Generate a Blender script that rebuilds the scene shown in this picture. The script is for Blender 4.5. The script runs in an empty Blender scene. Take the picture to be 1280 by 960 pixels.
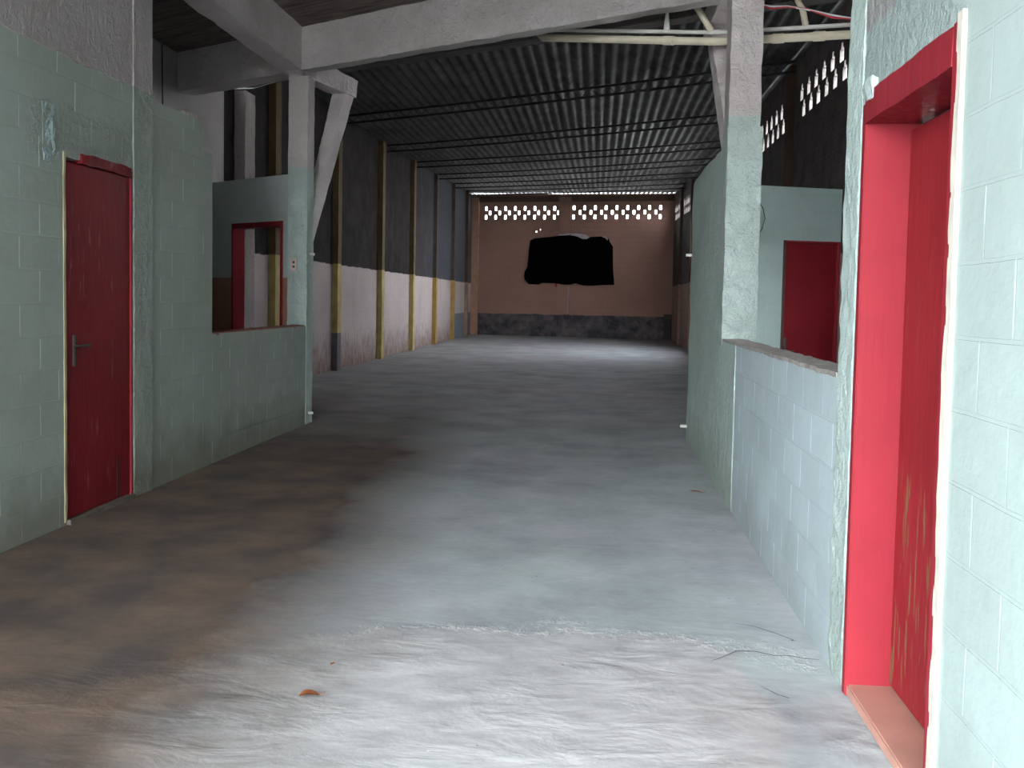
import bpy, bmesh, math, random
from mathutils import Vector, noise, Matrix
random.seed(7)
C = bpy.context.scene.collection
SC = bpy.context.scene
PI = math.pi

# ---------------------------------------------------------------- scene scale
def gate_y(x): return -4.2 - .5736 * (x - .98)        # skewed street front behind the viewer
XL, XR = -3.31, 0.98          # inner faces of the two front partitions
HL, HR = -5.20, 2.90          # inner faces of the long hall walls
PAINT = 2.93                  # height where the teal paint stops
CEIL = 4.42                   # underside of the front ceiling slab

def lerp(a, b, t): return a + (b - a) * t
def pw(y, pts):
    if y <= pts[0][0]: return pts[0][1]
    for (a, va), (b, vb) in zip(pts, pts[1:]):
        if y <= b: return lerp(va, vb, (y - a) / (b - a))
    return pts[-1][1]
def roof_z(y): return pw(y, [(8, 5.10), (23, 5.16), (29, 5.34), (39.5, 5.74), (42, 5.82)])
def far_y(x): return lerp(39.6, 38.3, (x + 5.1) / 8.0)
def rear_y(x): return 11.69 - 0.512 * (x + 3.09)      # rear edge beam line
def front_y(x): return 10.61 - 0.5736 * (x + 3.45)    # front face of the main beam

def lin(c):
    return tuple(((v / 255) / 12.92 if v / 255 <= .04045 else ((v / 255 + .055) / 1.055) ** 2.4) for v in c)

# ---------------------------------------------------------------- node helper
class NT:
    def __init__(s, name):
        s.m = bpy.data.materials.new(name); s.m.use_nodes = True
        s.t = s.m.node_tree; s.b = s.t.nodes['Principled BSDF']
        s.pos = s.t.nodes.new('ShaderNodeNewGeometry').outputs['Position']
        sp = s.t.nodes.new('ShaderNodeSeparateXYZ'); s.link(s.pos, sp.inputs[0])
        s.x, s.y, s.z = sp.outputs
    def link(s, a, b): s.t.links.new(a, b)
    def put(s, v, inp):
        if isinstance(v, bpy.types.NodeSocket): s.link(v, inp)
        elif isinstance(v, (tuple, list)) and len(v) == 3 and inp.type == 'RGBA': inp.default_value = (*v, 1)
        else: inp.default_value = v
    def math(s, op, a, b=0.0, clamp=False):
        n = s.t.nodes.new('ShaderNodeMath'); n.operation = op; n.use_clamp = clamp
        s.put(a, n.inputs[0]); s.put(b, n.inputs[1]); return n.outputs[0]
    def ramp(s, v, a, b):
        n = s.t.nodes.new('ShaderNodeMapRange'); n.clamp = True
        s.put(v, n.inputs[0]); n.inputs[1].default_value = a; n.inputs[2].default_value = b
        return n.outputs[0]
    def mix(s, f, a, b, mode='MIX'):
        n = s.t.nodes.new('ShaderNodeMix'); n.data_type = 'RGBA'; n.blend_type = mode
        s.put(f, n.inputs[0]); s.put(a, n.inputs[6]); s.put(b, n.inputs[7]); return n.outputs[2]
    def vec(s, x, y, z=0.0):
        n = s.t.nodes.new('ShaderNodeCombineXYZ'); s.put(x, n.inputs[0]); s.put(y, n.inputs[1]); s.put(z, n.inputs[2]); return n.outputs[0]
    def scale(s, v, sc):
        n = s.t.nodes.new('ShaderNodeVectorMath'); n.operation = 'MULTIPLY'; s.put(v, n.inputs[0]); n.inputs[1].default_value = sc; return n.outputs[0]
    def noise(s, sc, det=4, rough=.55, v=None, dist=0.0):
        n = s.t.nodes.new('ShaderNodeTexNoise'); s.put(v if v is not None else s.pos, n.inputs['Vector'])
        n.inputs['Scale'].default_value = sc; n.inputs['Detail'].default_value = det
        n.inputs['Roughness'].default_value = rough; n.inputs['Distortion'].default_value = dist
        return n.outputs['Fac']
    def voro(s, sc, v=None):
        n = s.t.nodes.new('ShaderNodeTexVoronoi'); s.put(v if v is not None else s.pos, n.inputs['Vector'])
        n.inputs['Scale'].default_value = sc; return n.outputs['Distance']
    def brick(s, v, w=.4, h=.2, mortar=.006, smooth=.1):
        n = s.t.nodes.new('ShaderNodeTexBrick'); s.put(v, n.inputs['Vector'])
        n.inputs['Scale'].default_value = 1; n.inputs['Mortar Size'].default_value = mortar
        n.inputs['Mortar Smooth'].default_value = smooth
        n.inputs['Brick Width'].default_value = w; n.inputs['Row Height'].default_value = h
        n.inputs['Color1'].default_value = (0, 0, 0, 1); n.inputs['Color2'].default_value = (1, 1, 1, 1); n.inputs['Mortar'].default_value = (.5, .5, .5, 1)
        return n.outputs['Fac'], n.outputs['Color']
    def bump(s, h, strength=.5, dist=.01, prev=None):
        n = s.t.nodes.new('ShaderNodeBump'); s.put(h, n.inputs['Height'])
        n.inputs['Strength'].default_value = strength; n.inputs['Distance'].default_value = dist
        if prev is not None: s.link(prev, n.inputs['Normal'])
        return n.outputs[0]
    def done(s, col, rough=.8, normal=None, metal=0.0, spec=.4):
        s.put(col, s.b.inputs['Base Color']); s.put(rough, s.b.inputs['Roughness'])
        s.b.inputs['Metallic'].default_value = metal; s.b.inputs['Specular IOR Level'].default_value = spec
        if normal is not None: s.link(normal, s.b.inputs['Normal'])
        return s.m

TEAL = (.36, .48, .455); TEALB = (.42, .50, .54); PLASTER = (.44, .40, .40)
PINK = (.50, .42, .41); CHAR = (.022, .018, .018); REDP = (.27, .018, .026); SALMON = (.50, .30, .23)

def wall_mat(name, low, high, split, sdir=(0, 1), phase=0.0, blocks=.5, rough=.3, joint=1.12, wob=.05, dirt=.35, roughmask=None, upblocks=0.0, topfade=None):
    """painted block wall: colour below / above a paint line, block joints, plaster grain"""
    n = NT(name)
    s_ = n.math('ADD', n.math('MULTIPLY', n.x, sdir[0]), n.math('MULTIPLY', n.y, sdir[1]))
    s_ = n.math('ADD', s_, phase)
    big = n.noise(.9, 4); fine = n.noise(14, 5); mid = n.noise(4, 4)
    zz = n.math('ADD', n.z, n.math('MULTIPLY', n.math('SUBTRACT', mid, .5), wob))
    up = n.ramp(zz, split - .006, split + .006)
    # slightly wobbling coordinates so the courses are hand laid
    wb = n.math('MULTIPLY', n.math('SUBTRACT', n.noise(2.2, 2), .5), .018)
    v = n.vec(n.math('ADD', s_, wb), n.math('ADD', n.z, wb))
    fac, bc = n.brick(v)
    patch = n.ramp(n.noise(2.6, 3), .38, .62)                 # joints come and go under the paint
    sv = n.t.nodes.new('ShaderNodeSeparateColor'); n.link(bc, sv.inputs[0])
    lowc = n.mix(n.math('MULTIPLY', sv.outputs[0], .45 if name.startswith('pale') else .25), low, tuple(c * .80 for c in low))
    col = n.mix(up, lowc, high)
    col = n.mix(n.ramp(big, .30, .75), col, n.mix(1, col, (.82, .80, .77), 'MULTIPLY'))
    col = n.mix(n.math('MULTIPLY', n.ramp(fine, .45, .8), .35), col, n.mix(1, col, (.80, .80, .80), 'MULTIPLY'))
    # vertical joints: mortar beads, the light they catch painted bright; horizontal: thin
    vv = n.brick(v, mortar=.0045, smooth=.0)[0]
    rowf = n.math('FRACT', n.math('DIVIDE', n.math('ADD', n.z, wb), .2))
    nothor = n.math('MULTIPLY', n.ramp(rowf, .03, .06), n.ramp(n.math('SUBTRACT', 1, rowf), .03, .06))
    bead = n.math('MULTIPLY', n.math('MULTIPLY', vv, nothor), patch)
    msk = n.mix(up, (1, 1, 1), (upblocks,) * 3)
    bead = n.math('MULTIPLY', bead, n.math('MULTIPLY', msk, blocks * 1.0))
    col = n.mix(bead, col, tuple(min(1, c * 1.7) for c in low))
    if dirt:
        d = n.math('MULTIPLY', n.ramp(n.math('ADD', n.z, n.math('MULTIPLY', mid, -.55)), .18, -.2), dirt * 2)
        col = n.mix(n.math('MINIMUM', d, .8), col, n.mix(1, col, (.50, .42, .36), 'MULTIPLY'))
    h1 = n.math('MULTIPLY', fac, n.math('MULTIPLY', msk, -blocks))
    if name == 'teal_block_right_near':
        gp_ = n.math('MULTIPLY', n.ramp(n.math('ADD', n.z, n.math('MULTIPLY', mid, .25)), 2.60, 2.63), n.ramp(n.math('ADD', n.y, n.math('MULTIPLY', n.z, .35)), 4.30, 4.33))
        col = n.mix(gp_, col, (.33, .33, .32))
    nr = n.bump(h1, .9, .008)
    g = n.noise(26, 6, .65)
    rg = n.math('ADD', n.math('MULTIPLY', up, max(0.0, 1 - rough) if upblocks == 0 else .1), rough)
    if roughmask is not None:
        rg = n.math('MAXIMUM', rg, roughmask(n, mid))
    stuc = n.noise(13, 7, .68, dist=.15)
    nr = n.bump(n.math('MULTIPLY', n.math('SUBTRACT', stuc, .5), rg), 1.0, .05, nr)
    if 'streaked' in name: nr = n.bump(n.noise(9, 6, .7, v=n.scale(n.pos, (1, 2.2, .22)), dist=.3), 1.0, .05, nr)
    if upblocks == 0: nr = n.bump(n.math('MULTIPLY', n.math('SUBTRACT', n.noise(6, 6, .7, v=n.scale(n.pos, (1, 1.6, .8)), dist=.6), .5), up), .9, .07, nr)
    nr = n.bump(n.math('MULTIPLY', g, .3), .5, .01, nr)
    return n.done(col, .82, nr, spec=.25)

def red_mat(name, col=REDP, wear=.5, peel=None):
    n = NT(name)
    st = n.noise(9, 5, .6, v=n.scale(n.pos, (4, 4, .35)))
    c = n.mix(n.ramp(n.noise(2, 3), .3, .7), col, tuple(v * .78 for v in col))
    sc = n.math('MULTIPLY', n.ramp(st, .60, .66), n.math('MULTIPLY', n.ramp(n.noise(3, 2), .42, .58), wear))
    c = n.mix(sc, c, (.36, .15, .15))
    if peel is not None:
        c = n.mix(peel(n), c, (.20, .10, .05))
    return n.done(c, n.ramp(st, -.5, 1.2), n.bump(n.noise(6, 4, v=n.scale(n.pos, (6, 6, .5))), .25, .006), spec=.15)

def plain(name, col, rough=.7, var=.25, sc=8, bump=.2, metal=0.0, spec=.4, bdist=.01):
    n = NT(name)
    c = n.mix(n.math('MULTIPLY', n.ramp(n.noise(sc, 5), .3, .7), 1.0), col, tuple(v * (1 - var) for v in col))
    return n.done(c, rough, n.bump(n.noise(sc * 3, 5), bump, bdist), metal, spec)

def concrete_mat(name, low=None, split=PAINT, base=PLASTER):
    n = NT(name)
    c = base
    if low is not None:
        zz = n.math('ADD', n.z, n.math('MULTIPLY', n.math('SUBTRACT', n.noise(6, 3), .5), .08))
        c = n.mix(n.ramp(zz, split - .01, split + .01), low, base)
    c = n.mix(n.ramp(n.noise(1.6, 5), .3, .75), c, n.mix(1, c, (.74, .72, .70), 'MULTIPLY'))
    pit = n.ramp(n.noise(38, 5, .6), .60, .72)
    c = n.mix(n.math('MULTIPLY', pit, .5), c, n.mix(1, c, (.5, .47, .45), 'MULTIPLY'))
    nr = n.bump(n.noise(9, 7, .68, dist=.5), 1.0, .085)
    nr = n.bump(n.noise(60, 3), .5, .008, nr)
    return n.done(c, .85, nr, spec=.25)

# ---------------------------------------------------------------- mesh helpers
def link_mesh(name, bm, mat, parent=None, smooth=False):
    me = bpy.data.meshes.new(name); bmesh.ops.recalc_face_normals(bm, faces=bm.faces); bm.to_mesh(me); bm.free()
    o = bpy.data.objects.new(name, me); C.objects.link(o)
    if mat: me.materials.append(mat)
    if smooth:
        for p in me.polygons: p.use_smooth = True
    if parent: o.parent = parent
    return o
def struct(name, bm, mat, label=None, **k):
    o = link_mesh(name, bm, mat, **k); o['kind'] = 'structure'
    if label: o['label'] = label
    return o
def child(name, bm, mat, parent, label=None, **k):
    o = link_mesh(name, bm, mat, parent, **k)
    if parent.location.length > 0:                      # geometry is written in world space
        o.matrix_parent_inverse = Matrix.Translation(-parent.location)
    if label: o['label'] = label
    return o
def thing(name, label, cat, loc=(0, 0, 0), group=None, kind=None):
    o = bpy.data.objects.new(name, None); C.objects.link(o); o.location = loc; o.empty_display_size = .1
    o['label'] = label
    if cat: o['category'] = cat
    if group: o['group'] = group
    if kind: o['kind'] = kind
    return o
def tag(o, label, cat, group=None):
    o['label'] = label; o['category'] = cat
    if group: o['group'] = group
    return o

def box(bm, x0, x1, y0, y1, z0, z1):
    v = [bm.verts.new(p) for p in [(x0, y0, z0), (x1, y0, z0), (x1, y1, z0), (x0, y1, z0), (x0, y0, z1), (x1, y0, z1), (x1, y1, z1), (x0, y1, z1)]]
    for f in [(0, 3, 2, 1), (4, 5, 6, 7), (0, 1, 5, 4), (1, 2, 6, 5), (2, 3, 7, 6), (3, 0, 4, 7)]: bm.faces.new([v[i] for i in f])
    return v
def B(*a):
    bm = bmesh.new(); box(bm, *a); return bm
def bev(bm, w=.004, seg=2):
    bmesh.ops.bevel(bm, geom=list(bm.edges), offset=w, segments=seg, affect='EDGES'); return bm

def rough_hexa(c, step=.09, amp=.012, freq=5, bulge=None):
    """closed box from 8 corners (bottom ring, top ring), subdivided and roughened like hand-cast concrete"""
    c = [Vector(p) for p in c]
    def P(u, v, w):
        a = c[0].lerp(c[1], u).lerp(c[3].lerp(c[2], u), v); b = c[4].lerp(c[5], u).lerp(c[7].lerp(c[6], u), v)
        return a.lerp(b, w)
    nu = max(2, round((c[1] - c[0]).length / step)); nv = max(2, round((c[3] - c[0]).length / step)); nw = max(2, round((c[4] - c[0]).length / step))
    bm = bmesh.new(); idx = {}
    def V(i, j, k):
        if (i, j, k) not in idx:
            p = P(i / nu, j / nv, k / nw)
            q = p * freq
            d = Vector((noise.noise(q), noise.noise(q + Vector((31, 7, 3))), noise.noise(q + Vector((5, 57, 13))))) * amp
            d += Vector((noise.noise(q * 4), noise.noise(q * 4 + Vector((3, 9, 1))), noise.noise(q * 4 + Vector((7, 2, 8))))) * amp * .45
            idx[(i, j, k)] = bm.verts.new(p + d)
        return idx[(i, j, k)]
    for k in (0, nw):
        for i in range(nu):
            for j in range(nv): bm.faces.new((V(i, j, k), V(i + 1, j, k), V(i + 1, j + 1, k), V(i, j + 1, k)))
    for j in (0, nv):
        for i in range(nu):
            for k in range(nw): bm.faces.new((V(i, j, k), V(i + 1, j, k), V(i + 1, j, k + 1), V(i, j, k + 1)))
    for i in (0, nu):
        for j in range(nv):
            for k in range(nw): bm.faces.new((V(i, j, k), V(i, j + 1, k), V(i, j + 1, k + 1), V(i, j, k + 1)))
    return bm
def rough_box(x0, x1, y0, y1, z0, z1, **k):
    return rough_hexa([(x0, y0, z0), (x1, y0, z0), (x1, y1, z0), (x0, y1, z0), (x0, y0, z1), (x1, y0, z1), (x1, y1, z1), (x0, y1, z1)], **k)
def rough_beam(p, q, w, z0, z1, side=1, **k):
    """beam from p to q in plan; w wide to the far side of the line"""
    p = Vector((*p, 0)); q = Vector((*q, 0)); d = (q - p).normalized(); n = Vector((-d.y, d.x, 0)) * w * side
    r = [p, q, q + n, p + n]
    return rough_hexa([(a.x, a.y, z0) for a in r] + [(a.x, a.y, z1) for a in r], **k)

def tube(bm, pts, r, seg=8):
    pts = [Vector(p) for p in pts]; rings = []
    for i, p in enumerate(pts):
        d = (pts[min(i + 1, len(pts) - 1)] - pts[max(i - 1, 0)]).normalized()
        a = d.cross(Vector((0, 0, 1)));
        if a.length < .1: a = d.cross(Vector((1, 0, 0)))
        a.normalize(); b = d.cross(a)
        rr = r[i] if isinstance(r, (list, tuple)) else r
        rings.append([bm.verts.new(p + (a * math.cos(2 * PI * k / seg) + b * math.sin(2 * PI * k / seg)) * rr) for k in range(seg)])
    for A, Bq in zip(rings, rings[1:]):
        for k in range(seg): bm.faces.new((A[k], A[(k + 1) % seg], Bq[(k + 1) % seg], Bq[k]))
    bm.faces.new(rings[0]); bm.faces.new(rings[-1])
    return bm

def holed_wall(p, d, L, z0, z1, thick, holes, warp=None, extra_s=(), extra_z=(), jitter=0.0):
    """upright wall: inner face starts at p and runs along d; thickness goes to the left of d if thick > 0.
    holes = (s0, s1, z0, z1) cut right through with their reveals"""
    d = Vector((*d, 0)).normalized(); n = Vector((-d.y, d.x, 0)) * thick; p = Vector((*p, 0))
    S = sorted({0.0, L, *[round(h[0], 4) for h in holes], *[round(h[1], 4) for h in holes], *extra_s}); S = [s for s in S if 0 <= s <= L]
    Z = sorted({z0, z1, *[round(h[2], 4) for h in holes], *[round(h[3], 4) for h in holes], *extra_z}); Z = [z for z in Z if z0 <= z <= z1]
    bm = bmesh.new(); vs = {}
    def V(i, k, t):
        key = (i, k, t)
        if key not in vs:
            s, z = S[i], Z[k]
            if warp: z = warp(s, z)
            vs[key] = bm.verts.new(p + d * s + n * t + Vector((0, 0, z)))
        return vs[key]
    NS, NZ = len(S) - 1, len(Z) - 1
    solid = [[True] * NZ for _ in range(NS)]
    for i in range(NS):
        sm = (S[i] + S[i + 1]) / 2
        for k in range(NZ):
            zm = (Z[k] + Z[k + 1]) / 2
            if any(h[0] < sm < h[1] and h[2] < zm < h[3] for h in holes): solid[i][k] = False
    at = lambda i, k: 0 <= i < NS and 0 <= k < NZ and solid[i][k]
    for i in range(NS):
        for k in range(NZ):
            if not solid[i][k]: continue
            for t in (0, 1): bm.faces.new((V(i, k, t), V(i + 1, k, t), V(i + 1, k + 1, t), V(i, k + 1, t)))
            if not at(i - 1, k): bm.faces.new((V(i, k, 0), V(i, k + 1, 0), V(i, k + 1, 1), V(i, k, 1)))
            if not at(i + 1, k): bm.faces.new((V(i + 1, k, 0), V(i + 1, k + 1, 0), V(i + 1, k + 1, 1), V(i + 1, k, 1)))
            if not at(i, k - 1): bm.faces.new((V(i, k, 0), V(i + 1, k, 0), V(i + 1, k, 1), V(i, k, 1)))
            if not at(i, k + 1): bm.faces.new((V(i, k + 1, 0), V(i + 1, k + 1, 0), V(i + 1, k + 1, 1), V(i, k + 1, 1)))
    if jitter:
        for v in bm.verts: v.co += noise.noise_vector(v.co * 3) * jitter
    return bm
def rng(a, b, st):
    n = max(1, round((b - a) / st)); return [round(a + (b - a) * i / n, 4) for i in range(n + 1)]

# ================================================================ MATERIALS
TEALL = (.345, .385, .35)
m_left = wall_mat('teal_block_left', TEALL, (.54, .49, .49), PAINT, phase=.10, blocks=.8, rough=.06, roughmask=lambda n, mid:
    n.math('MULTIPLY', n.math('MULTIPLY', n.ramp(n.math('ADD', n.z, n.math('MULTIPLY', mid, .3)), 2.42, 2.5), n.ramp(n.math('ADD', n.z, n.math('MULTIPLY', mid, .2)), 2.76, 2.68)), n.math('MULTIPLY', n.ramp(n.y, 5.35, 5.5), n.ramp(n.y, 6.95, 6.9))))
m_right = wall_mat('teal_block_right_near', (.37, .455, .44), (.42, .50, .47), 4.3, phase=.02, blocks=.55, rough=.04, dirt=.15, roughmask=lambda n, mid:
    n.math('MULTIPLY', n.ramp(n.z, 2.2, 2.3), n.ramp(n.math('ADD', n.y, n.math('MULTIPLY', mid, .3)), 2.9, 3.1)))
m_low = wall_mat('pale_block_low_wall', (.45, .54, .57), (.45, .54, .57), 9, phase=.13, blocks=.95, rough=.07, dirt=.2)
m_rpart = wall_mat('teal_streaked_plaster', (.52, .64, .59), PLASTER, 2.95, phase=0, blocks=0.0, rough=.75, dirt=.2)
m_outer = wall_mat('pale_outer_wall', PLASTER, (.40, .36, .36), 9, blocks=.35, rough=.15, joint=1)
m_crossl = wall_mat('teal_salmon_cross_wall', (.42, .22, .16), (.52, .58, .57), 1.68, sdir=(.8, -.6), blocks=.1, rough=.05, upblocks=.1, dirt=0, wob=.02)
m_crossr = wall_mat('teal_cross_wall', (.40, .50, .49), (.40, .50, .49), 9, sdir=(1, 0), blocks=.15, rough=.05, dirt=.1)

def hall_mat(name, sdir, far=False):
    n = NT(name)
    s_ = n.math('ADD', n.math('MULTIPLY', n.x, sdir[0]), n.math('MULTIPLY', n.y, sdir[1]))
    mid = n.noise(3, 4); big = n.noise(.8, 5); fine = n.noise(11, 5)
    fac, bc = n.brick(n.vec(s_, n.z))
    if not far:
        zz = n.math('ADD', n.z, n.math('MULTIPLY', n.math('SUBTRACT', mid, .5), .06))
        up = n.ramp(zz, 2.09, 2.11)
        low = n.mix(n.ramp(big, .3, .7), PINK, tuple(c * .8 for c in PINK))
        # damp red-brown staining rising from the ground, broken into streaks
        st = n.noise(5, 6, .75, v=n.scale(n.pos, (1.2, 1.2, .7)))
        d = n.math('MULTIPLY', n.ramp(n.math('ADD', n.z, n.math('MULTIPLY', st, -1.9)), -.20, -1.1), .9)
        low = n.mix(d, low, (.16, .095, .075))
        band = n.math('MULTIPLY', n.ramp(n.y, 34.3, 34.35), n.ramp(n.z, .93, .9))
        low = n.mix(band, low, (.17, .18, .20))
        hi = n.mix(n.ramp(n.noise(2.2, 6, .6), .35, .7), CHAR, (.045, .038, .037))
        hi = n.mix(n.math('MULTIPLY', n.ramp(n.y, 26, 34), .8), hi, (.09, .097, .115))  # bluish daylight of the far end painted into the upper wall colour
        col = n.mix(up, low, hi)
        col = n.mix(n.math('MULTIPLY', fac, .35), col, n.mix(1, col, (1.3, 1.3, 1.3), 'MULTIPLY'))
    else:
        zz = n.math('ADD', n.z, n.math('MULTIPLY', n.math('SUBTRACT', mid, .5), .10))
        up = n.ramp(zz, .88, .90)
        hi = n.mix(n.ramp(big, .3, .7), (.37, .21, .165), (.30, .175, .135))
        low = n.mix(n.ramp(n.noise(2, 6, .7), .40, .62), (.055, .052, .058), (.15, .13, .13))
        col = n.mix(up, low, hi)
        col = n.mix(n.math('MULTIPLY', fac, .4), col, n.mix(1, col, (.65, .65, .65), 'MULTIPLY'))
    nr = n.bump(n.math('MULTIPLY', fac, -1), .6, .008)
    nr = n.bump(n.noise(18, 6, .6), .7, .02, nr)
    return n.done(col, .9, nr, spec=.06)
m_hall = hall_mat('hall_side_wall', (0, 1)); m_far = hall_mat('hall_far_wall', (1, 0), far=True)
def rhall():
    n = NT('hall_right_dark_wall')
    fac, bc = n.brick(n.vec(n.y, n.z))
    zz = n.math('ADD', n.z, n.math('MULTIPLY', n.noise(3), .06))
    dark = n.mix(n.ramp(n.noise(2.4, 6, .65), .35, .7), (.055, .045, .042), (.13, .11, .105))
    col = n.mix(n.ramp(zz, 2.12, 2.14), (.38, .26, .22), dark)
    col = n.mix(n.math('MULTIPLY', fac, .5), col, (.14, .125, .12))
    return n.done(col, .8, n.bump(n.noise(20, 6), .8, .02, n.bump(n.math('MULTIPLY', fac, -1), .7, .01)), spec=.2)
m_rhall = rhall()
def pil_mat(name, low, high, base=None):
    n = NT(name)
    c = n.mix(n.ramp(n.z, 2.10, 2.12), low, high)
    if base: c = n.mix(n.ramp(n.z, .76, .74), c, base)
    c = n.mix(n.ramp(n.noise(4, 5), .4, .75), c, n.mix(1, c, (.7, .66, .6), 'MULTIPLY'))
    return n.done(c, .75, n.bump(n.noise(30, 5), .5, .01), spec=.12)
m_pil = pil_mat('yellow_and_brown_pilaster', (.47, .37, .16), (.13, .092, .05))
m_pil_g = pil_mat('yellow_pilaster_grey_foot', (.47, .37, .16), (.13, .092, .05), (.14, .13, .145))
m_pil_o = pil_mat('orange_pilaster', (.42, .27, .09), (.08, .065, .055))
m_pil_d = pil_mat('dark_brown_pilaster', (.30, .20, .15), (.085, .05, .035))
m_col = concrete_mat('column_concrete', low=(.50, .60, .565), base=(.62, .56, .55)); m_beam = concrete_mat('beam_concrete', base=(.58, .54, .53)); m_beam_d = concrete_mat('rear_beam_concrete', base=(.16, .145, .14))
m_beam_l = concrete_mat('side_beam_concrete', base=(.78, .70, .70))
m_pillar = concrete_mat('white_pillar_plaster', base=(.46, .40, .39))
m_red = red_mat('red_door_paint', (.19, .009, .014), .45); m_redf = red_mat('red_frame_paint', (.27, .022, .032), 0)
m_redr = red_mat('red_right_door_paint', (.28, .020, .026), .12, peel=lambda n:
    n.math('MULTIPLY', n.math('MULTIPLY', n.ramp(n.z, .95, .8), n.ramp(n.y, 3.28, 3.34)), n.ramp(n.noise(10, 4, .6, v=n.scale(n.pos, (3, 3, .3))), .56, .58)))
m_cream = plain('cream_bare_edge', (.62, .57, .49), .7, .22, 9, .2)
m_thresh = plain('salmon_threshold', (.52, .27, .21), .6, .2, 5, .1)
m_metal = plain('dull_metal', (.16, .155, .15), .35, .3, 20, .1, .9)
m_pvc = plain('yellowed_pvc', (.62, .56, .43), .35, .22, 5, .05)
m_pvcw = plain('white_pvc', (.60, .58, .54), .4, .25, 5, .05)
m_steel = plain('black_joist_steel', (.018, .017, .017), .6, .4, 10, .1)
m_black = plain('blot_black', (.0012, .0012, .0013), .9, .3, 4, .05, spec=.02)
m_greyedge = plain('grey_backing_edge', (.50, .46, .50), .8, .3, 5, .1)
m_redbit = plain('red_tag', (.35, .01, .03), .7, .2, 9, .1)
m_cable_r = plain('red_cable', (.5, .05, .06), .5, .1, 9, .0); m_cable_w = plain('white_cable', (.7, .68, .7), .5, .1, 9, .0); m_cable_k = plain('black_cable', (.03, .03, .03), .5, .1, 9, .0)
m_outlet = plain('aged_beige_plastic', (.55, .42, .36), .5, .2, 20, .1)
m_leaf = plain('dry_leaf_brown', (.40, .13, .05), .6, .4, 60, .4, bdist=.003)
m_sill = plain('raw_mortar_sill', (.36, .33, .30), .9, .35, 14, .9, bdist=.02)

def roof_mat():
    n = NT('corrugated_roof_sheet')
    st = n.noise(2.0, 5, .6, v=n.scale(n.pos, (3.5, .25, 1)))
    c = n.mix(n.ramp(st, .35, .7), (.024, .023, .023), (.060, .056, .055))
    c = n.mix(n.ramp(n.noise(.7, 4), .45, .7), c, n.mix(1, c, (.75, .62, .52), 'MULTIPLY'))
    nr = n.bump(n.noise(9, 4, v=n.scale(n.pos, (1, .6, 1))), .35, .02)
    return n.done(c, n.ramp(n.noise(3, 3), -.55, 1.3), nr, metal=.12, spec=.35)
m_roof = roof_mat()
def slab_mat():
    n = NT('dark_board_ceiling')
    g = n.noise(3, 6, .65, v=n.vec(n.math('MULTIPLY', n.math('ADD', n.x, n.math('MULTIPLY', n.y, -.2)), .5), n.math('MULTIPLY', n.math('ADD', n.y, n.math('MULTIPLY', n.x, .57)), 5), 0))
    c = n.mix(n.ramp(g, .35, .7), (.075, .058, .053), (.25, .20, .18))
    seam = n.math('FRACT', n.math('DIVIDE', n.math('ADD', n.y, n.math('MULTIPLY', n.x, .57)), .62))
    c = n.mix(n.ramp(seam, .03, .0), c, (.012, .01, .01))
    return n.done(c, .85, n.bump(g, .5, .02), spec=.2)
m_slab = slab_mat()

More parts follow.
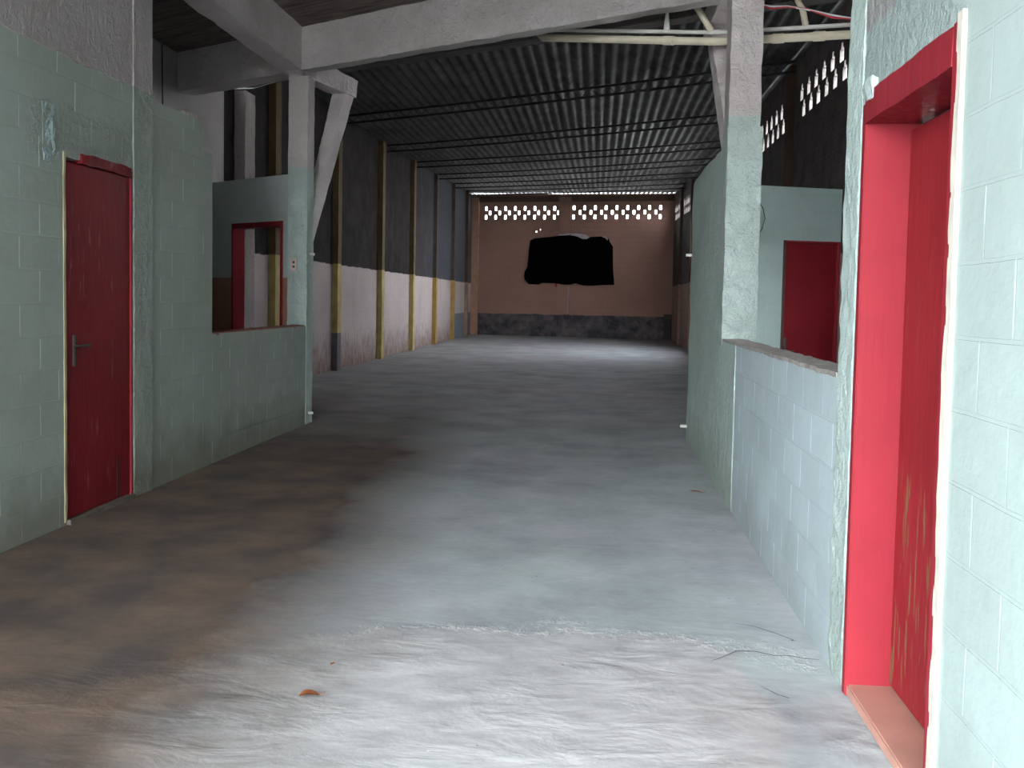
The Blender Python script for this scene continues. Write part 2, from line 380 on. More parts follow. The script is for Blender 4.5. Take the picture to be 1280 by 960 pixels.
def floor_mat():
    n = NT('worn_cement_floor')
    wv = n.noise(1.1, 3); big = n.noise(.35, 5, .55); mid = n.noise(1.6, 6, .6)
    fl = n.noise(5, 5, .6, v=n.scale(n.pos, (1, 2.2, 1)))
    # later cement topping, lighter, in front of a wandering edge
    edge = n.math('ADD', n.y, n.math('MULTIPLY', n.math('SUBTRACT', wv, .5), .9))
    edge = n.math('ADD', edge, n.math('MULTIPLY', n.math('ABSOLUTE', n.math('ADD', n.x, .05)), .35))
    top = n.math('MULTIPLY', n.ramp(edge, 4.42, 4.36), n.ramp(n.math('ADD', n.x, n.math('MULTIPLY', wv, .5)), (.90), (.84)))
    base = n.mix(n.ramp(mid, .32, .68), (.48, .485, .50), (.34, .345, .36))
    base = n.mix(n.ramp(big, .40, .62), base, n.mix(1, base, (.92, 1.0, .95), 'MULTIPLY'))
    new = n.mix(n.ramp(fl, .35, .7), (.50, .485, .48), (.38, .365, .36))
    c = n.mix(top, base, new)
    rid = n.math('MULTIPLY', n.math('MULTIPLY', n.ramp(n.math('ABSOLUTE', n.math('SUBTRACT', edge, 4.39)), .10, .0), n.ramp(n.noise(14, 5, .7), .50, .62)), n.math('MULTIPLY', n.ramp(n.x, 1.0, .9), n.ramp(n.x, -1.3, -.6)))
    c = n.mix(n.math('MULTIPLY', rid, .55), c, (.72, .70, .68))
    # brown earthy dirt trodden in along the left side, shade painted into it
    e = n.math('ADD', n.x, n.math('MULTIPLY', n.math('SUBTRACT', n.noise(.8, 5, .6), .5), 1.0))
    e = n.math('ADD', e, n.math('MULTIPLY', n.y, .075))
    dirt = n.math('MULTIPLY', n.ramp(e, -.50, -1.30), n.ramp(n.y, 15, 9))  # mask follows both the trodden dirt and the foreground shade
    earth_shade = n.mix(n.ramp(n.noise(2.3, 5), .35, .65), (.130, .076, .046), (.050, .032, .025))
    c = n.mix(n.math('MULTIPLY', dirt, .92), c, earth_shade)
    # long damp stains further in
    damp = n.math('MULTIPLY', n.ramp(n.noise(.7, 5, .6, v=n.scale(n.pos, (.7, 1.2, 1))), .50, .68), .55)
    c = n.mix(damp, c, n.mix(1, c, (.62, .60, .60), 'MULTIPLY'))
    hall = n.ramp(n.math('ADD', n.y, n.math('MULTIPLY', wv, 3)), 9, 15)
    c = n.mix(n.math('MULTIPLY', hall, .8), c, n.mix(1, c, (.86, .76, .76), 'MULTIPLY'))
    c = n.mix(n.math('MULTIPLY', n.ramp(n.noise(16, 7, .72, v=n.scale(n.pos, (.7, 1.4, 1))), .42, .62), .32), c, n.mix(1, c, (.70, .69, .68), 'MULTIPLY'))
    c = n.mix(n.math('MULTIPLY', n.ramp(n.voro(9, v=n.scale(n.pos, (1, 1, .1))), .06, .04), n.ramp(n.noise(4, 2), .55, .6)), c, (.10, .085, .075))
    # pale crumbs and dust patches
    sp = n.math('MULTIPLY', n.ramp(n.noise(22, 4, .7), .70, .76), .35)
    c = n.mix(sp, c, (.55, .53, .50))
    rip = n.noise(3.0, 6, .58, v=n.scale(n.pos, (1.0, 2.0, 1)), dist=.5)
    nr = n.bump(n.math('MULTIPLY', n.math('MULTIPLY', n.ramp(edge, 4.75, 4.1), n.ramp(n.noise(2, 2), .35, .6)), rip), .5, .028)
    nr = n.bump(rip, .16, .02, nr)
    nr = n.bump(n.math('ADD', rid, sp), .5, .012, nr)
    nr = n.bump(n.noise(30, 5, .6), .12, .008, nr)
    return n.done(c, n.math('MAXIMUM', n.ramp(mid, -1.6, 1.1), n.math('MULTIPLY', dirt, .95)), nr, spec=.25)
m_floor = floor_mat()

# ================================================================ SETTING: floor and ground
bm = bmesh.new()
xs = rng(-5.4, 3.1, .35); ys = rng(-4.6, 40.2, .35)
g = [[bm.verts.new((x, y, 0.008 * noise.noise(Vector((x * .6, y * .6, 2))) * (0 if x < XL + .2 or x > XR - .2 else 1))) for y in ys] for x in xs]
for i in range(len(xs) - 1):
    for j in range(len(ys) - 1): bm.faces.new((g[i][j], g[i + 1][j], g[i + 1][j + 1], g[i][j + 1]))
floor = struct('floor', bm, m_floor, 'worn grey cement floor with earthy brown dirt and painted shade along its left side', smooth=True)
m_ground = plain('outside_ground', (.42, .40, .37), .9, .25, .8, .5)
bm = bmesh.new(); box(bm, -60, 60, -60, 90, -.3, -.012)
struct('ground', bm, m_ground)
# crack lines in the topping (flat dark ribbons, groove shade put into the colour)
def ribbon(pts, w):
    bm = bmesh.new(); P_ = [Vector(p) for p in pts]; L_ = []
    for i, p in enumerate(P_):
        d = (P_[min(i + 1, len(P_) - 1)] - P_[max(i - 1, 0)]).normalized(); s = Vector((-d.y, d.x, 0)) * w * (.35 + .65 * math.sin(PI * (i + .3) / len(P_)))
        z = Vector((0, 0, .010)); L_.append((bm.verts.new(p + s + z), bm.verts.new(p - s + z)))
    for a, b in zip(L_, L_[1:]): bm.faces.new((a[0], a[1], b[1], b[0]))
    return bm
m_crack = plain('crack_shadowed_cement', (.13, .12, .115), .95, .3, 30, .3)
for pts, w in [([(.50, 3.97), (.56, 4.02), (.62, 4.10), (.70, 4.11), (.77, 4.06), (.84, 4.07), (.90, 4.05), (.95, 4.04)], .0038),
               ([(.66, 4.45), (.74, 4.43), (.82, 4.36), (.90, 4.26)], .003),
               ([(.66, 3.72), (.71, 3.66), (.75, 3.62)], .003)]:
    pts = [(x, y + .006 * math.sin(60 * x), 0) for x, y in pts]
    child('crack', ribbon(pts, w), m_crack, floor)

# ================================================================ SETTING: left partition with door and stepped top
T = .15
steps = [(6.93, 7.86, 2.90, CEIL), (7.86, 8.09, 2.67, CEIL), (8.09, 10.80, 1.13, CEIL)]
LS = gate_y(XL)
holes = [(a - LS, b - LS, z0, z1) for a, b, z0, z1 in steps] + [(5.78 - LS, 6.64 - LS, 0, 2.31)]
wl = struct('wall_left', holed_wall((XL, LS), (0, 1), 10.78 - LS, -.02, CEIL, T, holes), m_left, 'teal block partition with stepped top on the left')
child('corner_pilaster', rough_box(XL - .02, XL + .010, 6.66, 6.95, 0, CEIL, step=.05, amp=.006, freq=9), wall_mat('teal_plaster_pilaster', TEALL, (.54, .49, .49), PAINT, blocks=0, rough=.8), wl, 'rough plastered strip beside the door')
child('broken_cap', rough_box(XL - T, XL - .01, 7.55, 7.84, 2.885, 2.94, step=.04, amp=.018, freq=9), m_sill, wl)
child('sill', rough_box(XL - T - .01, XL - .004, 8.10, 10.76, 1.115, 1.142, step=.05, amp=.007, freq=8), red_mat('reddish_sill', (.26, .09, .07), .3), wl, 'reddish raw sill of the left opening')
child('plaster_repair', rough_box(XL - .012, XL + .003, 5.54, 5.66, 2.25, 2.60, step=.03, amp=.014, freq=13), plain('pale_teal_repair', (.36, .46, .45), .85, .3, 14, .9, bdist=.02), wl, 'pale lumpy mortar repair')

# SETTING: right partition: near wall with door, low wall, plastered part with free end
wr = struct('wall_right', holed_wall((XR, 4.0), (0, -1), 8.3, -.02, CEIL, T + .05, [(4.0 - 3.73, 4.0 - 2.80, 0, 2.25)]), m_right, 'pale teal block wall around the nearest red door')
child('rough_plaster_edge', rough_box(XR - .006, XR + .21, 3.79, 4.0, 0, CEIL, step=.03, amp=.006, freq=11), wall_mat('pale_teal_stucco', (.52, .64, .61), (.52, .64, .61), 9, blocks=0, rough=.9, dirt=.2), wr, 'rough pale stucco edge beside the nearest door')
lw = struct('wall_right', holed_wall((XR, 7.85), (0, -1), 3.87, -.02, 1.19, T, []), m_low, 'low unplastered pale block wall on the right')
child('sill', rough_box(XR - .006, XR + T + .01, 4.02, 7.72, 1.185, 1.205, step=.05, amp=.006, freq=8), m_sill, lw, 'raw mortar top of the low wall')
rp = struct('wall_right', holed_wall((XR, 10.45), (0, -1), 2.45, -.02, 2.74, T, [], extra_s=rng(0, 2.45, .12), extra_z=rng(-.02, 2.74, .12), jitter=.016), m_rpart, 'tall teal plastered partition behind the right column')
child('plaster_coat', rough_box(XR - .005, XR + .02, 6.92, 8.02, -.01, 1.185, step=.06, amp=.004, freq=6), m_rpart, rp)

# pvc stubs poking out of the wall ends
def stub(p, q, parent): child('pipe_stub', tube(bmesh.new(), [p, q], .016, 8), m_pvcw, parent, 'white plastic pipe stub')
stub((XR + .02, 10.40, 1.98), (XR - .06, 10.40, 1.98), rp); stub((XR + .02, 10.40, .16), (XR - .07, 10.40, .16), rp)

# ================================================================ SETTING: hall shell
def left_warp(s, z):
    y = s + 1.9
    return z if z < 1.5 else lerp(z, z / 5.12 * roof_z(y), min(1, (z - 1.5) / 2.2))
def z_warp(y, z):
    return z + max(0, (z - 1.5) / 3.6) * (roof_z(y) - 5.12)
wo = struct('wall_left_outer', holed_wall((HL, -.7), (0, 1), 13.8, -.02, CEIL, .15, []), m_outer, 'pale outer wall behind the left partition')
wh = struct('wall_left_hall', holed_wall((HL, 13.1), (0, 1), 26.6, -.02, 5.12, .15, [], warp=lambda s, z: z_warp(13.1 + s, z), extra_s=rng(0, 26.6, 1), extra_z=(1.5, 2.1)), m_hall, 'long left hall wall, charcoal above pink')
def right_holes():
    H = []
    for b in range(7):
        y0 = 11.55 + b * 3.87
        for k in range(8 if b == 0 else 7):
            a = y0 + k * .465 - (.465 if b == 0 else 0)
            for o_, z_ in ((0, 4.20), (.17, 4.455)):
                H.append((a + o_, a + o_ + .19, z_, z_ + .16)); H.append((a + o_ + .055, a + o_ + .135, z_ + .15, z_ + .235))
    return H
RS = -5.5
rh = [(a - RS, b - RS, c, d) for a, b, c, d in right_holes()]
rh.append((8.4 - RS, 9.6 - RS, 1.1, 2.2)); rh.append((25.6 - RS, 30.2 - RS, 2.9, 3.9))                       # unseen openings added to light the side room and the hall
# the wall runs +y along x = HR, thickness to the right (negative side)
wrh = struct('wall_right_hall', holed_wall((HR, RS), (0, 1), 38.45 - RS, -.02, 5.12, -.045, rh, warp=lambda s, z: z_warp(s + RS, z)), m_rhall, 'dark right hall wall pierced by vent holes')
# far wall
fd = Vector((8.0, -1.3)).normalized(); FO = (-5.25, far_y(-5.25))
def fs(x): return (x + 5.25) / fd.x
FH = []
xl = [-4.66 + .402 * k for k in range(8)]
for x in xl:
    FH += [(x, x + .085, 5.075, 5.235), (x + .155, x + .24, 4.90, 5.06), (x - .01, x + .075, 4.725, 4.885)]
xr_ = [-1.07 + .424 * k for k in range(9)]
for i, x in enumerate(xr_):
    FH += [(x, x + .09, 5.09, 5.25), (x - .01, x + .08, 4.73, 4.89)]
    if i: FH += [(x - .175, x - .09, 4.91, 5.07)]
FH += [(-2.55, -2.51, 4.20, 4.245), (-2.38, -2.355, 4.29, 4.315)]
FH = [(fs(a), fs(b), c, d) for a, b, c, d in FH]
wf = struct('wall_back', holed_wall(FO, tuple(fd), fs(3.0), -.02, 5.715, .05, FH, warp=lambda s, z: roof_z(far_y(FO[0] + fd.x * s)) + lerp(.002, .02, s / 8.3) if z > 5.7 else z), m_far, 'brown far wall with two rows of vent holes and a dark foot')
nx, ny = fd.y, -fd.x                                             # towards the camera
def on_far(x, off=0.0): return (x + nx * off, far_y(x) + ny * off)
def far_box(x0, x1, z0, z1, d, amp=.006):
    a = on_far(x0); b = on_far(x1); c = on_far(x1, d); e = on_far(x0, d)
    r = [e, c, b, a]
    return rough_hexa([(*p, z0) for p in r] + [(*p, z1) for p in r], step=.15, amp=amp)
child('pilaster', far_box(-1.62, -1.12, 0.0, 5.6, .09), m_far, wf)
child('conduit', tube(bmesh.new(), [(*on_far(-1.17, .12), .95), (*on_far(-1.17, .12), 2.02)], .035), plain('dusty_conduit', (.34, .27, .26), .7, .2, 5, .1), wf, 'pale vertical conduit below the black blot')
child('corner_post', far_box(-5.2, -4.9, 0, 5.6, .12), plain('salmon_corner', (.45, .26, .18), .8, .2, 5, .3), wf)
child('plinth', far_box(2.62, 2.9, 0, 1.0, .25), plain('dark_corner_block', (.06, .055, .055), .9, .2, 5, .3), wf)
child('wall_beam', far_box(-5.2, 2.9, 5.42, 5.64, .06), plain('dark_brown_ring_beam', (.13, .075, .05), .8, .2, 5, .3), wf, 'dark brown ring beam above the vent holes')

# cross walls closing the two front rooms
P0, P1 = Vector((-3.53, 10.93)), Vector((-5.20, 12.10)); cd = (P0 - P1).normalized(); CLn = (P0 - P1).length
def cs(x): return (x - P1.x) / cd.x
dl0, dl1 = cs(-4.49), cs(-3.665)
cl = struct('wall_room_left', holed_wall(tuple(P1), tuple(cd), CLn, -.02, 2.87, .13, [(dl0, dl1, 0, 2.33)]), m_crossl, 'dim teal and salmon cross wall seen through the left opening')
Q0, Q1 = Vector((1.14, 11.40)), Vector((2.90, 12.0)); qd = (Q1 - Q0).normalized()
def qs(x): return (x - Q0.x) / qd.x
cr = struct('wall_room_right', holed_wall(tuple(Q0), tuple(qd), (Q1 - Q0).length, -.02, 2.87, .13, [(qs(2.18), qs(2.88), 0, 2.24)]), m_crossr, 'teal cross wall behind the low wall')
gp = struct('wall_room_right', B(1.15, 1.25, 10.30, 11.46, -.02, 2.74), m_crossr)
# near end walls of both side rooms and the street front with its wide gateway
struct('wall_room_front', holed_wall((XR + .2, 3.45), (1, 0), HR - XR - .2, -.02, CEIL, .15, []), m_outer)
FP, FQ = Vector((-5.3, gate_y(-5.3))), Vector((HR + .1, gate_y(HR + .1))); fl_ = (FQ - FP).length; kx = fl_ / (FQ.x - FP.x)
struct('wall_front', holed_wall(tuple(FP), tuple((FQ - FP).normalized()), fl_, -.02, CEIL, .15, [((XL - FP.x) * kx, (XR - .01 - FP.x) * kx, -.1, 4.25)]), m_outer)
m_blocker = plain('sky_blocker_brown', (.16, .12, .10), .9, .3, 2, .3)
struct('wall_sky_blocker', B(1.3, 1.6, -16, -4.9, -.02, 6.5), m_blocker)  # unseen wall added outside to block sky light from the right

# ceilings
def plan_slab(poly, z0, z1):
    bm = bmesh.new(); a = [bm.verts.new((x, y, z0)) for x, y in poly]; b = [bm.verts.new((x, y, z1)) for x, y in poly]
    bm.faces.new(a); bm.faces.new(b[::-1])
    for i in range(len(poly)): j = (i + 1) % len(poly); bm.faces.new((a[i], a[j], b[j], b[i]))
    return bm
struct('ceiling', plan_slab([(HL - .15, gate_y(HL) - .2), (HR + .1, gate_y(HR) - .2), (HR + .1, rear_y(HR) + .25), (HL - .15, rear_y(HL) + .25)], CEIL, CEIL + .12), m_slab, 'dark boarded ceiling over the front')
bm = bmesh.new(); PITCH = .177; A = .028; nxs = int(8.5 / PITCH * 8); rows = 22
gr = []
for i in range(nxs + 1):
    x = -5.4 + 8.5 * i / nxs; ya = rear_y(x) - .35; yb = far_y(x) + .45; col = []
    for j in range(rows + 1):
        y = lerp(ya, yb, j / rows)
        z = roof_z(y) + .03 + A * math.sin(2 * PI * x / PITCH) + .012 * noise.noise(Vector((x * .7, y * .8, 0)))
        col.append(bm.verts.new((x, y, z)))
    gr.append(col)
for i in range(nxs):
    for j in range(rows): bm.faces.new((gr[i][j], gr[i + 1][j], gr[i + 1][j + 1], gr[i][j + 1]))
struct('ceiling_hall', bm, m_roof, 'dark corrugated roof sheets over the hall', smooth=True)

# hall pilasters (each a part of its wall)
for k, y in enumerate([15.05, 18.75, 22.65, 26.55, 30.35, 34.15, 37.7]):
    mt = [m_pil, m_pil_g, m_pil, m_pil, m_pil_o, m_pil_o, m_pil_d][k]
    child('pilaster', rough_box(HL - .02, HL + .12, y - .12, y + .14, 0, roof_z(y) - .03, step=.12, amp=.005), mt, wh)
for k in range(7):
    y = 15.25 + 3.87 * k
    if y < 38.3: child('pilaster', rough_box(HR - .08, HR + .01, y - .14, y + .14, 0, roof_z(y) - .05, step=.12, amp=.005), m_pil_d, wrh)

# ================================================================ DOORS
def yb(x0, x1, y0, y1, z0, z1, b=.004): return bev(B(x0, x1, y0, y1, z0, z1), b)
# door_1: nearest, right wall
d1 = thing('door_1', 'large bright red door set deep in the nearest right wall', None, (XR + .1, 3.26, 0), kind='structure')
child('frame', yb(XR - .012, XR + .19, 3.70, 3.745, 0, 2.25), m_redf, d1, 'far red jamb catching the light')
child('frame', yb(XR - .012, XR + .19, 2.79, 2.83, .05, 2.27), m_redf, d1, 'near red jamb')
bm = rough_box(XR - .014, XR + .19, 2.83, 3.70, 2.15, 2.262, step=.06, amp=.004)
child('frame', bm, m_redf, d1, 'red head of the door frame')
def leaf_panel(x0, x1, y0, y1, z0, z1, n=9):
    """ledged plank leaf: a board with shallow vertical grooves"""
    bm = bmesh.new(); w = (y1 - y0) / n
    for k in range(n): box(bm, x0, x1, y0 + k * w + .0008, y0 + (k + 1) * w - .0008, z0, z1)
    box(bm, x0 + .004, x1 - .004, y0, y1, z0, z1); return bm
child('leaf', bev(B(XR + .150, XR + .185, 2.835, 3.695, .055, 2.125), .003), m_redr, d1, 'red door leaf, paint split at the lower edge')
child('threshold', bev(B(XR - .004, XR + .19, 2.80, 3.71, 0, .045), .006), m_thresh, d1, 'salmon pink threshold')
child('edge_strip', rough_box(XR - .013, XR + .01, 2.76, 2.80, 0, 2.29, step=.05, amp=.004, freq=8), m_cream, d1, 'cream bare plaster edge')
child('chipped_mortar', rough_box(XR - .02, XR + .02, 3.60, 3.73, 2.225, 2.30, step=.03, amp=.014, freq=14), plain('grey_teal_mortar', (.42, .50, .49), .9, .2, 20, .8), d1)
# door_2: left partition
d2 = thing('door_2', 'narrow dark red door with lever handle in the left wall', None, (XL - .05, 6.21, 0), kind='structure')
child('leaf', bev(B(XL - .045, XL - .006, 5.80, 6.622, .035, 2.285), .003), m_red, d2, 'scratched dark red leaf')
child('frame', yb(XL - .14, XL + .006, 6.624, 6.642, 0, 2.33, .002), m_redf, d2); child('frame', yb(XL - .14, XL - .004, 5.775, 5.80, 0, 2.33), m_redf, d2)
bm = rough_box(XL - .14, XL + .012, 5.95, 6.62, 2.292, 2.355, step=.05, amp=.012, freq=8); child('frame', bm, m_red, d2, 'ragged red frame head')
child('edge_strip', rough_box(XL - .01, XL + .006, 5.755, 5.778, .02, 2.34, step=.05, amp=.003, freq=9), plain('yellowed_plaster_edge', (.46, .40, .24), .8, .4, 4, .4), d2, 'yellowed bare plaster edge')
child('threshold', rough_box(XL - .14, XL + .03, 5.78, 6.64, -.01, .03, step=.06, amp=.006), plain('earthy_mortar', (.15, .12, .10), .9, .3, 12, .5), d2)
hn = child('handle', bev(B(XL - .008, XL + .004, 5.865, 5.895, 1.00, 1.20), .003), m_metal, d2, 'metal lever handle and plate')
child('lever', tube(bmesh.new(), [(XL - .018, 5.88, 1.13), (XL + .035, 5.88, 1.13), (XL + .042, 5.895, 1.13), (XL + .042, 6.0, 1.13)], .008), m_metal, hn)
child('keyhole', tube(bmesh.new(), [(XL - .015, 5.88, 1.045), (XL - .008, 5.88, 1.045)], .008), m_metal, hn)
child('split', bev(B(XL - .008, XL - .004, 6.44, 6.462, .04, .33), .001), plain('dark_rot', (.03, .012, .012), .9, .3, 30, .4), d2, 'rotten dark split near the foot')
# skewed doors in the cross walls
def skew_box(P, dvec, nvec, s0, s1, n0, n1, z0, z1, b=.004):
    r = [P + dvec * s0 + nvec * n0, P + dvec * s1 + nvec * n0, P + dvec * s1 + nvec * n1, P + dvec * s0 + nvec * n1]
    bm = bmesh.new(); v = [bm.verts.new((p.x, p.y, z)) for z in (z0, z1) for p in r]
    for f in [(0, 3, 2, 1), (4, 5, 6, 7), (0, 1, 5, 4), (1, 2, 6, 5), (2, 3, 7, 6), (3, 0, 4, 7)]: bm.faces.new([v[i] for i in f])
    return bev(bm, b, 1)
cn = Vector((-cd.y, cd.x)); qn = Vector((-qd.y, qd.x))
if cn.y < 0: cn = -cn
if qn.y < 0: qn = -qn
dp = P1 + cd * (dl0 + dl1) / 2
d3 = thing('door_3', 'empty red door frame seen through the left opening', None, (dp.x, dp.y, 0), kind='structure')
for a, b in ((dl0 - .005, dl0 + .035), (dl1 - .035, dl1 + .005)): child('frame', skew_box(P1, cd, cn, a, b, -.015, .15, 0, 2.34), m_redf, d3)
child('frame', skew_box(P1, cd, cn, dl0 + .035, dl1 - .035, -.015, .15, 2.28, 2.34), m_redf, d3, 'red head of the empty frame')
dp = Q0 + qd * qs(2.55)
d4 = thing('door_4', 'closed red door in the teal wall behind the low wall', None, (dp.x, dp.y, 0), kind='structure')
child('leaf', skew_box(Q0, qd, qn, qs(2.235), qs(2.86), .03, .065, .02, 2.21), red_mat('dark_red_back_door', (.19, .010, .016), .05), d4)
child('frame', skew_box(Q0, qd, qn, qs(2.18), qs(2.215), -.01, .11, 0, 2.24), plain('dark_brown_jamb', (.09, .035, .03), .7, .3, 9, .2), d4, 'dark brown jamb')
child('frame', skew_box(Q0, qd, qn, qs(2.86), qs(2.895), -.01, .11, 0, 2.24), m_redf, d4)
child('frame', skew_box(Q0, qd, qn, qs(2.215), qs(2.86), -.005, .11, 2.215, 2.24), m_redf, d4)
lt = child('latch', skew_box(Q0, qd, qn, qs(2.222), qs(2.262), .012, .028, .82, 1.08, .002), m_metal, d4, 'metal latch on the left edge')
child('lever', tube(bmesh.new(), [tuple(Q0 + qd * qs(2.25) + qn * .02) + (.93,), tuple(Q0 + qd * qs(2.25) - qn * .04) + (.93,), tuple(Q0 + qd * qs(2.33) - qn * .04) + (.92,)], .009), m_metal, lt)

# ================================================================ COLUMNS AND BEAMS
c1 = thing('concrete_column', 'left concrete column at the end of the left wall, propped bracket behind', 'column', (-3.42, 10.93, 0))
bm = rough_box(-3.53, XL + .005, 10.79, 11.04, 0, 3.95, step=.07, amp=.007, freq=6)
child('shaft', bm, m_col, c1)
child('formwork_ridge', rough_box(-3.475, -3.462, 10.775, 10.80, 1.15, 3.93, step=.08, amp=.004, freq=6), m_col, c1)
e = Vector((.16, 1)).normalized()
def bracket(cx, cy, ex, col, L_, zt, zb, zfoot, w=.20, tip=.05):
    d = Vector((ex[0], ex[1])).normalized(); n = Vector((-d.y, d.x)) * w / 2; c = Vector((cx, cy))
    def ring(t, z): p = c + d * t; return [(p.x - n.x * s, p.y - n.y * s, z) for s in (-1, 1)]
    a, b = ring(0, zb), ring(L_, zb + .03); a2, b2 = ring(0, zt), ring(L_ + .06, zt)
    child('bracket_arm', rough_hexa([a[1], a[0], b[0], b[1], a2[1], a2[0], b2[0], b2[1]], step=.07, amp=.010), m_beam_l, col, 'concrete bracket arm')
    n2 = n * .82
    def r2(t, z, k=1): p = c + d * t; return [(p.x - n2.x * s * k, p.y - n2.y * s * k, z) for s in (-1, 1)]
    lo0, lo1 = r2(.02, zfoot, .7), r2(.02, zfoot + .34, .7); hi0, hi1 = r2(L_ - .04, zb + .03), r2(L_ - .30, zb + .03)
    child('diagonal_brace', rough_hexa([lo0[1], lo0[0], hi0[0], hi0[1], lo1[1], lo1[0], hi1[0], hi1[1]], step=.07, amp=.007), m_beam_l, col, 'slanting concrete prop')
bracket(-3.37, 11.0, (.17, 1), c1, 1.12, 4.19, 3.94, 2.05)
o = child('outlet', bev(B(-3.485, -3.415, 10.765, 10.79, 1.76, 1.90), .005), m_outlet, c1, 'beige electrical outlet')
child('socket_hole', bev(B(-3.462, -3.438, 10.760, 10.766, 1.84, 1.865), .002), m_cable_k, o); child('socket_hole', bev(B(-3.462, -3.438, 10.760, 10.766, 1.79, 1.815), .002), m_cable_k, o)
stub((-3.33, 10.9, 1.95), (-3.25, 10.9, 1.95), c1); stub((-3.33, 10.9, .12), (-3.25, 10.9, .12), c1)
c2 = thing('concrete_column', 'right concrete column rising from the low block wall', 'column', (1.09, 7.80, 0))
child('shaft', rough_box(XR - .004, 1.215, 7.66, 7.94, 1.14, 3.97, step=.06, amp=.007, freq=6), m_col, c2)
child('shaft', rough_box(XR - .010, 1.235, 7.65, 7.95, 1.15, 2.84, step=.05, amp=.008, freq=7), m_col, c2, 'thicker teal painted coat of the column')
bracket(1.06, 7.90, (0, 1), c2, 1.45, 4.19, 3.94, 2.52, w=.25)

def beam(name, label, bm, mat): return tag(link_mesh(name, bm, mat), label, 'beam')
xa, xb = -5.2, 2.9
beam('concrete_beam', 'long pale concrete beam slanting overhead between the two columns', rough_beam((-3.31, front_y(-3.31)), (xb, front_y(xb)), .15, 3.95, CEIL, step=.09, amp=.012, freq=4), m_beam)
beam('concrete_beam', 'short dim concrete beam from the left column to the outer wall', rough_beam((xa, front_y(xa)), (-3.53, front_y(-3.53)), .26, 3.95, CEIL, step=.09, amp=.010, freq=4), m_beam_l)
beam('concrete_beam', 'grey concrete beam running from the left column towards the viewer', rough_box(-3.55, XL + .01, 7.0, 10.56, 3.95, CEIL + .02, step=.09, amp=.014, freq=4), m_beam_l)
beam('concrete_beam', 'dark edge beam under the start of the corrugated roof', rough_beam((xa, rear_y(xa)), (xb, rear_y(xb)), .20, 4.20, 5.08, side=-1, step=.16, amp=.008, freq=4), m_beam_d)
pl = rough_box(-5.19, -5.03, 13.46, 13.86, 0, 4.36, step=.08, amp=.006, freq=5)
tag(link_mesh('concrete_pillar', pl, m_pillar), 'pale square pillar against the left hall wall, behind the red frame', 'pillar')

# ================================================================ ROOF JOISTS
LY = [19.5, 23.4, 27.0, 30.6, 34.2, 37.7]; RY = [15.0, 18.9, 22.3, 25.7, 29.3, 33.4]
LAB = ['nearest black lattice joist under the corrugated roof', 'second black lattice joist counting from the columns', 'third black lattice joist counting from the columns',
       'fourth black lattice joist counting from the columns', 'black lattice joist just in front of the farthest one', 'farthest black lattice joist, close to the far wall']
for k in range(6):
    a = Vector((HL + .02, LY[k], 0)); b = Vector((HR - .02, RY[k], 0)); n = 26; H_ = .15
    up, lo, web = bmesh.new(), bmesh.new(), bmesh.new()
    pu, plw = [], []
    for i in range(n + 1):
        p = a.lerp(b, i / n); zt = roof_z(p.y) - .015; sag = -.03 * math.sin(PI * i / n)
        pu.append((p.x, p.y, zt + sag)); plw.append((p.x, p.y, zt - H_ + sag))
    for s in (-.025, .025):
        tube(up, [(x, y + s, z) for x, y, z in pu], .018, 6); tube(lo, [(x, y + s, z) for x, y, z in plw], .018, 6)
    zz = []
    for i in range(n): zz += [pu[i], tuple((Vector(plw[i]) + Vector(plw[i + 1])) / 2)]
    tube(web, zz + [pu[-1]], .006, 5)
    t = thing('roof_joist', LAB[k], 'joist', (a.x, a.y, 5.0), group='lattice joists under the hall roof')
    child('upper_chord', up, m_steel, t); child('lower_chord', lo, m_steel, t); child('web', web, m_steel, t)

# ================================================================ PIPES AND CABLES OVERHEAD
def pipe_pt(x, dz=0, dy=0):                                      # runs just behind the main beam, falling to the right
    y = pw(x, [(-.9, 9.95), (-.6, 9.75), (1.0, 8.6), (2.3, 7.9), (2.9, 7.6)])
    z = pw(x, [(-.9, 4.17), (-.6, 4.08), (1.0, 3.735), (2.3, 3.62), (2.9, 3.57)])
    return (x, y + dy, z + dz)
t = thing('overhead_pipe_run', 'yellowed drain pipe run slung behind the slanting main beam, thinner pipe on top', 'pipe', pipe_pt(-.6))
xs_ = [-.60 + (2.85 + .60) * i / 24 for i in range(25)]
child('thick_pipe', tube(bmesh.new(), [pipe_pt(-.66, .02)] + [pipe_pt(x) for x in xs_], [.012] + [.035] * 25, 12), m_pvc, t, smooth=True)
for x in (.58, 1.45, 1.75): child('coupling', tube(bmesh.new(), [pipe_pt(x - .04), pipe_pt(x + .04)], .041, 12), m_pvc, t)
child('thin_pipe', tube(bmesh.new(), [pipe_pt(x, .072, -.02) for x in [-.85] + xs_], .018, 8), m_pvcw, t, smooth=True)
child('elbow', tube(bmesh.new(), [pipe_pt(-.85, .072, -.02), pipe_pt(-.78, .04, -.10), pipe_pt(-.70, .0, -.12), pipe_pt(-.68, .05, -.12)], .022, 8), m_pvcw, t)
def drop(label, pts, r, m): child('branch_pipe', tube(bmesh.new(), pts, r, 10), m, t, label, smooth=True)
p = pipe_pt(.56, .08, -.02); drop('upright hanger left of the right column', [(p[0], p[1], p[2]), (p[0], p[1], 4.05), (p[0], p[1], 4.40)], [.03, .016, .014], m_pvcw)
p = pipe_pt(.93, .08, -.02); drop('bent pipe just left of the right column', [(p[0] - .17, p[1] + .10, 4.41), (p[0] - .17, p[1] + .10, 4.16), (p[0] - .13, p[1] + .06, 4.06), (p[0], p[1], p[2])], .028, m_pvc)
